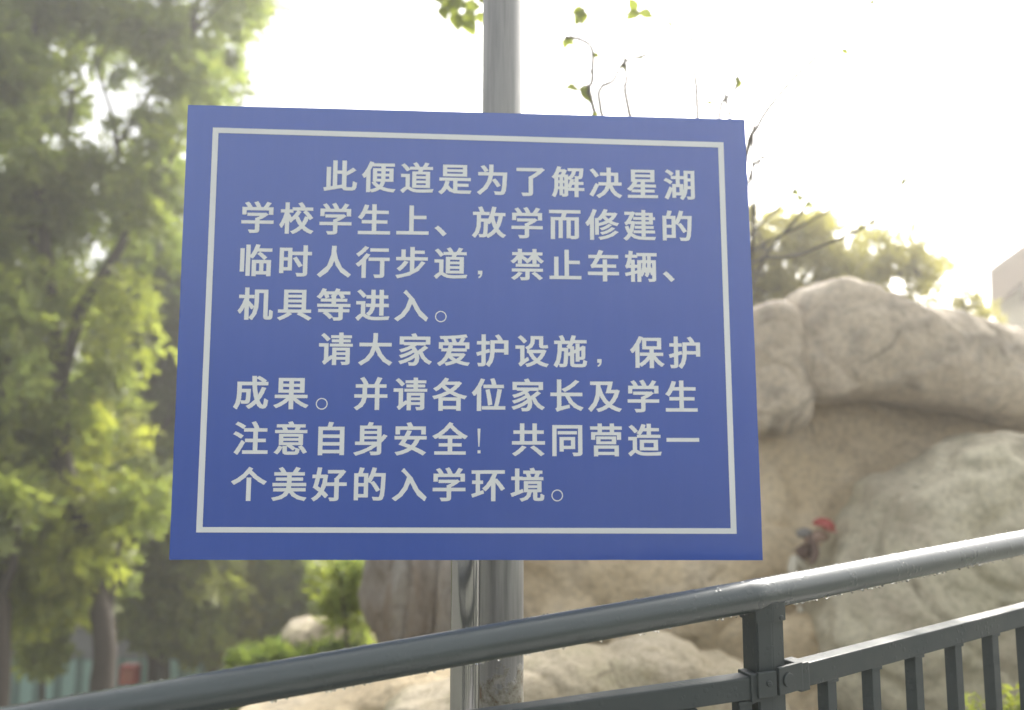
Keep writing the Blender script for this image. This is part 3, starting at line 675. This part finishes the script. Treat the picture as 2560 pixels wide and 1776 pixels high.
# a few faint lengthwise flats and a seam
for v_ in bm.verts:
    a = math.atan2(v_.co.y, v_.co.x); f_ = 1 - .012 * (1 + math.cos(a * 9)) / 2 - (.02 if abs(a + 1.95) < .06 else 0); v_.co.x *= f_; v_.co.y *= f_
bmo('shaft', bm, M_galv, root_p)
bm = bmesh.new(); box(bm, (0, 0, .01), (.2, .2, .012), None, .002); bmo('base_plate', bm, M_galv, root_p)
bm = bmesh.new(); tube(bm, [(0, 0, 4.5), (0, -.1, 4.75), (0, -.5, 4.9)], .022, 12); bmo('arm', bm, M_galv, root_p)
bm = bmesh.new(); box(bm, (0, -.62, 4.9), (.16, .42, .06), None, .02); bmo('lamp_head', bm, M_galv, root_p)

PSI = .0505; SC = EYE + Vector((-.0705, 1.3406, .1922)); SX = Vector((math.cos(PSI), math.sin(PSI), 0)); SN = Vector((math.sin(PSI), -math.cos(PSI), 0))
post_xy = ((1168 - 1280) / F * 1.385, 1.385)
sign = empty('notice_sign', (SC.x, SC.y, 0), PSI)
tag(sign, 'blue notice board with eight lines of pale Chinese lettering on a polished steel post', 'sign')
def on(x, y):                          # photograph pixel -> (u, v) on the sign plane; v is height above the sign's base
    d = ray(x, y); t = (SC - EYE).dot(SN) / d.dot(SN); p = EYE + d * t; q_ = p - Vector((SC.x, SC.y, 0)); return (q_.dot(SX), q_.z)
cor = [on(470, 262.7), on(1861.7, 299), on(1907, 1401), on(423, 1400)]
# panel: slightly uneven edges, thin sheet
def lerp2(a, b, t): return (a[0] * (1 - t) + b[0] * t, a[1] * (1 - t) + b[1] * t)
mid = on(1885.5, 850)                  # the right edge bows a little
edge = []
for i in range(4):
    a, b = cor[i], cor[(i + 1) % 4]
    n = 24
    for k in range(n):
        t = k / n; p = lerp2(a, b, t); j = .0006 * noise.noise(Vector((i * 9 + t * 14, 0, 0)))
        bow = (.0012 * math.sin(math.pi * t)) if i == 1 else 0
        edge.append((p[0] + (j if i % 2 else 0) + bow, p[1] + (0 if i % 2 else j)))
edge = edge[::-1]
bm = bmesh.new(); TH = .004
fr = [bm.verts.new((p[0], 0, p[1])) for p in edge]; bk = [bm.verts.new((p[0], TH, p[1])) for p in edge]
f1 = bm.faces.new(fr); f2 = bm.faces.new(bk[::-1]); n = len(edge); sides = []
for i in range(n): sides.append(bm.faces.new((fr[i], bk[i], bk[(i + 1) % n], fr[(i + 1) % n])))
bmesh.ops.recalc_face_normals(bm, faces=bm.faces)
for f_ in sides: f_.material_index = 1
f2.material_index = 1
panel = bmo('panel', bm, M_blue, sign); panel.data.materials.append(M_alu)
def flat_mesh(name, V, Fc, mat, y=-.0006, parent=None):
    me = bpy.data.meshes.new(name); me.from_pydata([(a, y, b) for a, b in V], [], Fc); me.update()
    # front must face the viewer (-Y)
    if len(me.polygons) and sum(p.normal.y * p.area for p in me.polygons) > 0: me.flip_normals()
    return link(name, me, mat, parent or panel)
# white border line
o4 = [on(532.5, 319.5), on(1808.5, 356.5), on(1841.5, 1335), on(490.5, 1331.5)]
i4 = [on(546.5, 333), on(1795, 369.5), on(1826.5, 1321), on(507, 1318)]
flat_mesh('border_line', o4 + i4, [(i, (i + 1) % 4, 4 + (i + 1) % 4, 4 + i) for i in range(4)], M_white)

ROWS = [  # text, then ink boxes (left, top, bottom) of two of its characters in photograph pixels: (index, left, top, bottom)
    ('此便道是为了解决星湖', (0, 810.5, 402, 477), (9, 1658, 424, 500)),
    ('学校学生上、放学而修建的', (0, 605.4, 503, 583), (7, 1278.5, 517.5, 596.5)),
    ('临时人行步道，禁止车辆、', (0, 602, 610.5, 690.5), (7, 1276.5, 622.5, 701)),
    ('机具等进入。', (0, 596, 719.5, 800), (4, 986.6, 726, 803)),
    ('请大家爱护设施，保护', (0, 798.6, 831, 913.5), (8, 1574, 840, 921)),
    ('成果。并请各位家长及学生', (0, 585.7, 939, 1024.5), (10, 1568, 949.5, 1031.5)),
    ('注意自身安全！共同营造一', (0, 584.4, 1053, 1137.5), (10, 1569, 1060, 1141)),
    ('个美好的入学环境。', (0, 579, 1166.5, 1254), (7, 1276, 1169.5, 1255))]
def ring(c, r0, r1, n=28):
    V = [(c[0] + r0 * math.cos(2 * math.pi * k / n), c[1] + r0 * math.sin(2 * math.pi * k / n)) for k in range(n)] + [(c[0] + r1 * math.cos(2 * math.pi * k / n), c[1] + r1 * math.sin(2 * math.pi * k / n)) for k in range(n)]
    return V, [(k, (k + 1) % n, n + (k + 1) % n, n + k) for k in range(n)]
circles = {(3, 5): (1102, 792), (5, 2): (804.5, 1010), (7, 8): (1393, 1239)}
EM = None; ems = []
fits = []
for txt, A, B in ROWS:
    r_ = []
    for idx, l, t, b in (A, B):
        bb = bold(txt[idx])[2]; u0, vt = on(l, t); _, vb = on(l, b)
        r_.append((idx, u0, vt, vb, bb)); ems.append((vt - vb) / (bb[3] - bb[2]))
    fits.append(r_)
EM = sorted(ems)[len(ems) // 2]
for ri, ((txt, A, B), (ra, rb)) in enumerate(zip(ROWS, fits)):
    xa = ra[1] - EM * ra[4][0]; xb = rb[1] - EM * rb[4][0]; pitch = (xb - xa) / (rb[0] - ra[0])
    ya = (ra[2] + ra[3]) / 2 - EM * (ra[4][2] + ra[4][3]) / 2; yb = (rb[2] + rb[3]) / 2 - EM * (rb[4][2] + rb[4][3]) / 2
    V = []; Fc = []
    for i, ch in enumerate(txt):
        ox = xa + pitch * i; oy = ya + (yb - ya) * (i - ra[0]) / (rb[0] - ra[0])
        if ch == '。': g, f = ring(on(*circles[(ri, i)]), .0100, .0082)
        elif ch == '！':
            c = on(1197.5, 1072); g = [(c[0] - .0026, c[1]), (c[0] + .0026, c[1]), (c[0] + .0010, c[1] - .031), (c[0] - .0010, c[1] - .031)]; f = [(0, 1, 2, 3)]
            c = on(1197.5, 1130); g += [(c[0] - .0026, c[1] - .0026), (c[0] + .0026, c[1] - .0026), (c[0] + .0026, c[1] + .0026), (c[0] - .0026, c[1] + .0026)]; f.append((4, 5, 6, 7))
        elif ch == '，':
            c = on(1199.5, 682) if ri == 2 else on(1497.5, 903)
            s = EM
            g = [(-.055, .055), (.075, .055), (.075, -.03), (.06, -.1), (.02, -.15), (-.035, -.175), (-.045, -.13), (.0, -.105), (.015, -.055), (-.055, -.055)]
            g = [(c[0] + p[0] * s, c[1] + p[1] * s) for p in g]; f = [(0, 1, 2, 8, 9), (8, 2, 3, 4, 7), (7, 4, 5, 6)]
        else:
            VV, FF, bb = bold(ch); g = [(ox + EM * a, oy + EM * b) for a, b in VV]; f = FF
        flat_mesh('character', g, [tuple(q_) for q_ in f], M_white)
# post, back channel and clamps
px_, py_ = wl(sign, (post_xy[0], post_xy[1], 0)).xy
bm = bmesh.new(); tube(bm, [(px_, py_, -.1), (px_, py_, .8), (px_, py_, 1.5), (px_, py_, 1.95)], .0252, 64); bmo('post', bm, M_chrome, sign)
bm = bmesh.new()
bottom = min(c[1] for c in cor); top = max(c[1] for c in cor)
for z in (bottom + .12, top - .16): box(bm, (px_, TH + .005, z), (.7, .008, .03))
bmo('back_channel', bm, M_back, sign)
for z in (bottom + .12, top - .16):
    bm = bmesh.new(); tube(bm, [(px_, py_, z - .02), (px_, py_, z + .02)], .028, 32); bmo('clamp', bm, M_screw, sign)

# ------------------------------------------------------------------ railing
RS = .95
def sr_(x, y, Y): return sp_(x, y, Y * RS)
Lp0 = sr_(555, 1724.5, 1.06); J = sr_(1883, 1490, 1.27); Rp1 = sr_(2506, 1366, 1.64)
dl = (J - Lp0).normalized(); dr = (Rp1 - J).normalized()
L0 = J - dl * 2.2; R1 = J + dr * 1.7
rail = empty('ramp_railing', (J.x, J.y, J.z - 1.1)); tag(rail, 'dark slate painted metal ramp railing with a wet round handrail crossing in front', 'railing')
rl = lambda p: Vector(p) - rail.location
RR = .0234
def handrail(a, b, wob):
    bm = bmesh.new(); n = 60; pts = [a.lerp(b, k / n) for k in range(n + 1)]
    tube(bm, [rl(p) for p in pts], RR, 40, False); return bmo('handrail', bm, M_rail, rail)
handrail(L0, J, 0); handrail(J, R1, 1)
bm = bmesh.new(); tube(bm, [rl(J - dl * .012), rl(J - dl * .001), rl(J + dr * .011)], [RR + .0002, RR + .0006, RR + .0002], 40, False); bmo('joint_sleeve', bm, M_rail, rail)
bm = bmesh.new(); jj = sr_(197, 1785, 1.0); tt = (jj - L0).dot(dl); jj = L0 + dl * tt; tube(bm, [rl(jj - dl * .012), rl(jj + dl * .012)], .0239, 40, False); bmo('joint_sleeve', bm, M_rail, rail)
# post: pentagonal section whose two front faces follow the two rails
fl = Vector((dl.x, dl.y, 0)).normalized(); frr = Vector((dr.x, dr.y, 0)).normalized()
pc = sr_(1931, 1600, 1.262); pc.z = 0
nl = Vector((fl.y, -fl.x, 0)); nr_ = Vector((frr.y, -frr.x, 0))
A0 = pc - fl * .026; A1 = pc; A2 = pc + frr * .026; A3 = A2 - nr_ * .041; A4 = A0 - nl * .041
def vprism(bm, poly, z0, z1):
    a = [bm.verts.new(rl(Vector((p.x, p.y, z0)))) for p in poly]; b = [bm.verts.new(rl(Vector((p.x, p.y, z1)))) for p in poly]
    bm.faces.new(a[::-1]); bm.faces.new(b); n = len(poly)
    for i in range(n): bm.faces.new((a[i], a[(i + 1) % n], b[(i + 1) % n], b[i]))
    bmesh.ops.recalc_face_normals(bm, faces=bm.faces)
def grow(poly, g):
    c = sum(poly, Vector()) / len(poly); return [p + (p - c).normalized() * g for p in poly]
pp = [A0, A1, A2, A3, A4]
ztop = sr_(1931, 1500, 1.27).z
bm = bmesh.new(); vprism(bm, pp, J.z - 1.12, ztop)
bmesh.ops.bevel(bm, geom=[e for e in bm.edges if abs(e.verts[0].co.z - e.verts[1].co.z) > .5], offset=.002, segments=2, affect='EDGES'); bmo('post', bm, M_rail2, rail)
zs0 = sr_(1931, 1556, 1.262).z; bm = bmesh.new(); vprism(bm, grow(pp, .0035), zs0, ztop - .002)
bmesh.ops.bevel(bm, geom=bm.edges[:], offset=.0012, segments=2, affect='EDGES'); sad = bmo('saddle_bracket', bm, M_rail2, rail)
def screw(p, n, r=.0042, parent=None):
    d = n.normalized(); bm = bmesh.new(); b0 = rl(p); tube(bm, [b0, b0 + d * .0012, b0 + d * .0022], [r, r, r * .7], 20); tube(bm, [b0 + d * .0023, b0 + d * .0026], [r * .38, r * .3], 6)
    return bmo('screw', bm, M_rail2, parent)
screw(sr_(1947.5, 1544, 1.262) + nr_ * .004 + frr * 0, nr_, parent=None).parent = sad
# mid rails
mA = sr_(1474, 1771, 1.18); mB = sr_(1905, 1709, 1.272); dm = (mB - mA).normalized()
bm = bmesh.new(); bar(bm, rl(mA - dm * 1.2), rl(mB), .027, .0325, .0028); bmo('mid_rail', bm, M_rail2, rail)
rA = sr_(1985, 1687, 1.335); rB = sr_(2560, 1535, 1.68); dn = (rB - rA).normalized()
bm = bmesh.new(); bar(bm, rl(rA), rl(rB + dn * .6), .027, .036, .0028); bmo('mid_rail', bm, M_rail2, rail)
# clamp brackets at the post
def bracket(c, d, up, n, ln, ht, name='rail_bracket'):
    M = Matrix((d, n, up)).transposed(); bm = bmesh.new(); box(bm, rl(c), (ln, .006, ht), M, .0015); return bmo(name, bm, M_rail2, rail), M
zc = sr_(1920, 1706, 1.26).z
upv = Vector((0, 0, 1))
bl, Ml = bracket(A1 - fl * .016 + nl * .006 + upv * (sr_(1915, 1707, 1.26).z), (fl + upv * dm.z).normalized(), upv, nl, .031, .036)
br_, Mr = bracket(A1 + frr * .028 + nr_ * .006 + upv * (sr_(1963, 1692, 1.28).z), (frr + upv * dn.z).normalized(), upv, nr_, .052, .040)
# sockets gripping the rail ends
bm = bmesh.new(); bar(bm, rl(mB - dm * .030), rl(mB - dm * .016), .034, .040, .002); bmo('rail_socket', bm, M_rail2, rail)
bm = bmesh.new(); bar(bm, rl(rA - dn * .006), rl(rA + dn * .016), .034, .043, .002); bmo('rail_socket', bm, M_rail2, rail)
s1 = screw(A1 - fl * .014 + nl * .0092 + upv * sr_(1918, 1704, 1.26).z, nl, .0045); s1.parent = bl
cc = A1 + frr * .020 + nr_ * .0092 + upv * sr_(1954, 1697, 1.27).z
bm = bmesh.new(); b0 = rl(cc); tube(bm, [b0, b0 + nr_ * .0022, b0 + nr_ * .0032], [.0104, .0104, .0095], 40); o = bmo('cap_disc', bm, M_rail2, rail); o.parent = br_
# balusters
bal_px = [(2065, 1), (2174.5, 1), (2281, 1), (2380, 1), (2472, 1), (2556, 1)]
def mid_pt(x, left):
    a, b = (mA, mB) if left else (rA, rB)
    lo, hi = -1.5, 2.5
    for _ in range(40):
        m = (lo + hi) / 2; p = a.lerp(b, m) - EYE; xx_ = 1280 + F * p.dot(CR) / p.dot(CF)
        if xx_ < x: lo = m
        else: hi = m
    return a.lerp(b, m)
first = None; caps = None
def baluster(x, left):
    global first, caps
    p = mid_pt(x, left); d = dm if left else dn; h = Vector((d.x, d.y, 0)).normalized()
    if first is None:
        bm = bmesh.new(); box(bm, (0, 0, -.42), (.0212, .0212, .80), None, .0015); me = bpy.data.meshes.new('baluster'); bm.to_mesh(me); bm.free(); first = me; me.materials.append(M_rail2)
        bm = bmesh.new(); box(bm, (0, 0, -.0203), (.027, .025, .0055), None, .0012); me = bpy.data.meshes.new('baluster_cap'); bm.to_mesh(me); bm.free(); caps = me; me.materials.append(M_rail2)
    o = bpy.data.objects.new('baluster', first); COL.objects.link(o); o.parent = rail; o.location = rl(p); o.rotation_euler = (0, 0, math.atan2(h.y, h.x))
    c = bpy.data.objects.new('baluster_cap', caps); COL.objects.link(c); c.parent = o; c.location = (0, 0, 0); c.rotation_euler = (0, -math.atan2(d.z, Vector((d.x, d.y)).length), 0)
for x, _ in bal_px: baluster(x, False)
for x in (2634, 2706): baluster(x, False)
for x in (1853, 1711, 1566, 1418, 1268, 1115, 960): baluster(x, True)
bm = bmesh.new(); bar(bm, rl(mA - dm * 1.2 - upv * .82), rl(mB - upv * .82), .027, .0325, .0028); bmo('bottom_rail', bm, M_rail2, rail)
bm = bmesh.new(); bar(bm, rl(rA - upv * .82), rl(rB + dn * .6 - upv * .82), .027, .036, .0028); bmo('bottom_rail', bm, M_rail2, rail)
# water: drops hanging under the handrail and beads on its side, one countless lot
def drops(a, b, d, n, nb):
    _, s, u_ = frame_along(d); L_ = (b - a).length
    t_ = bmesh.new(); bmesh.ops.create_icosphere(t_, subdivisions=2, radius=1); t_.verts.ensure_lookup_table()
    TV = np.array([v_.co[:] for v_ in t_.verts]); TF = np.array([[v_.index for v_ in f_.verts] for f_ in t_.faces]); t_.free()
    Vs = []; Fs = []
    def drop(c, r, st):
        q_ = TV * r; q_[:, 2] *= np.where(q_[:, 2] < 0, st, 1.0); Fs.append(TF + len(TV) * len(Vs)); Vs.append(q_ + np.array(rl(c)[:]))
    side = s if s.y < 0 else -s
    for _ in range(n):
        t = random.random(); p = a + d * (L_ * t); r = random.choice([.0011, .0014, .0018, .0024]) * random.uniform(.8, 1.2)
        ang = random.gauss(0, .18); drop(p - u_ * math.cos(ang) * (RR + r * .15) + s * math.sin(ang) * RR, r, random.uniform(1.0, 1.6))
    for _ in range(nb):
        t = random.random(); p = a + d * (L_ * t); ang = random.uniform(-.5, 2.3); r = random.uniform(.0007, .0017); r = r if random.random() < .3 else r * .5
        drop(p + side * math.cos(ang) * RR + u_ * math.sin(ang) * RR, r, 1.3)
    me = bpy.data.meshes.new('water_drops'); me.from_pydata(np.concatenate(Vs).tolist(), [], np.concatenate(Fs).tolist()); me.update()
    o = link('water_drops', me, M_water, rail, smooth=True); tag(o, kind='stuff')
drops(J - dl * 1.0, J, dl, 150, 1300); drops(J, J + dr * .9, dr, 240, 500)

# ramp deck the railing stands on
bm = bmesh.new()
def deckq(a, b, n1, n2):
    za = Vector((0, 0, -1.12)); A = a + za; B = b + za
    vs = [bm.verts.new(p) for p in (A + n1 * -.12, B + n2 * -.12, B + n2 * 2.4, A + n1 * 2.4)]
    lo_ = [bm.verts.new(v_.co - Vector((0, 0, .25))) for v_ in vs]
    bm.faces.new(vs); bm.faces.new(lo_[::-1])
    for i in range(4): bm.faces.new((vs[i], lo_[i], lo_[(i + 1) % 4], vs[(i + 1) % 4]))
deckq(L0, J, nl, (nl + nr_).normalized()); deckq(J, R1, (nl + nr_).normalized(), nr_)
bmesh.ops.recalc_face_normals(bm, faces=bm.faces)
tag(bmo('path', bm, mat_plain('ramp_concrete', (.32, .31, .29), .85, 0, .15, 12, .3)), kind='structure')

# ------------------------------------------------------------------ hazy morning air
HAZE = .0105
bm = bmesh.new(); box(bm, (0, 0, 7.5), (540, 540, 29)); q = NT('haze_air'); q.t.nodes.remove(q.b)
vol = q.n('VolumePrincipled'); vol.inputs['Color'].default_value = (1, .98, .92, 1); vol.inputs['Density'].default_value = HAZE; vol.inputs['Anisotropy'].default_value = .62
q.l(vol.outputs[0], q.out.inputs['Volume']); tag(bmo('haze', bm, q.m), kind='stuff')
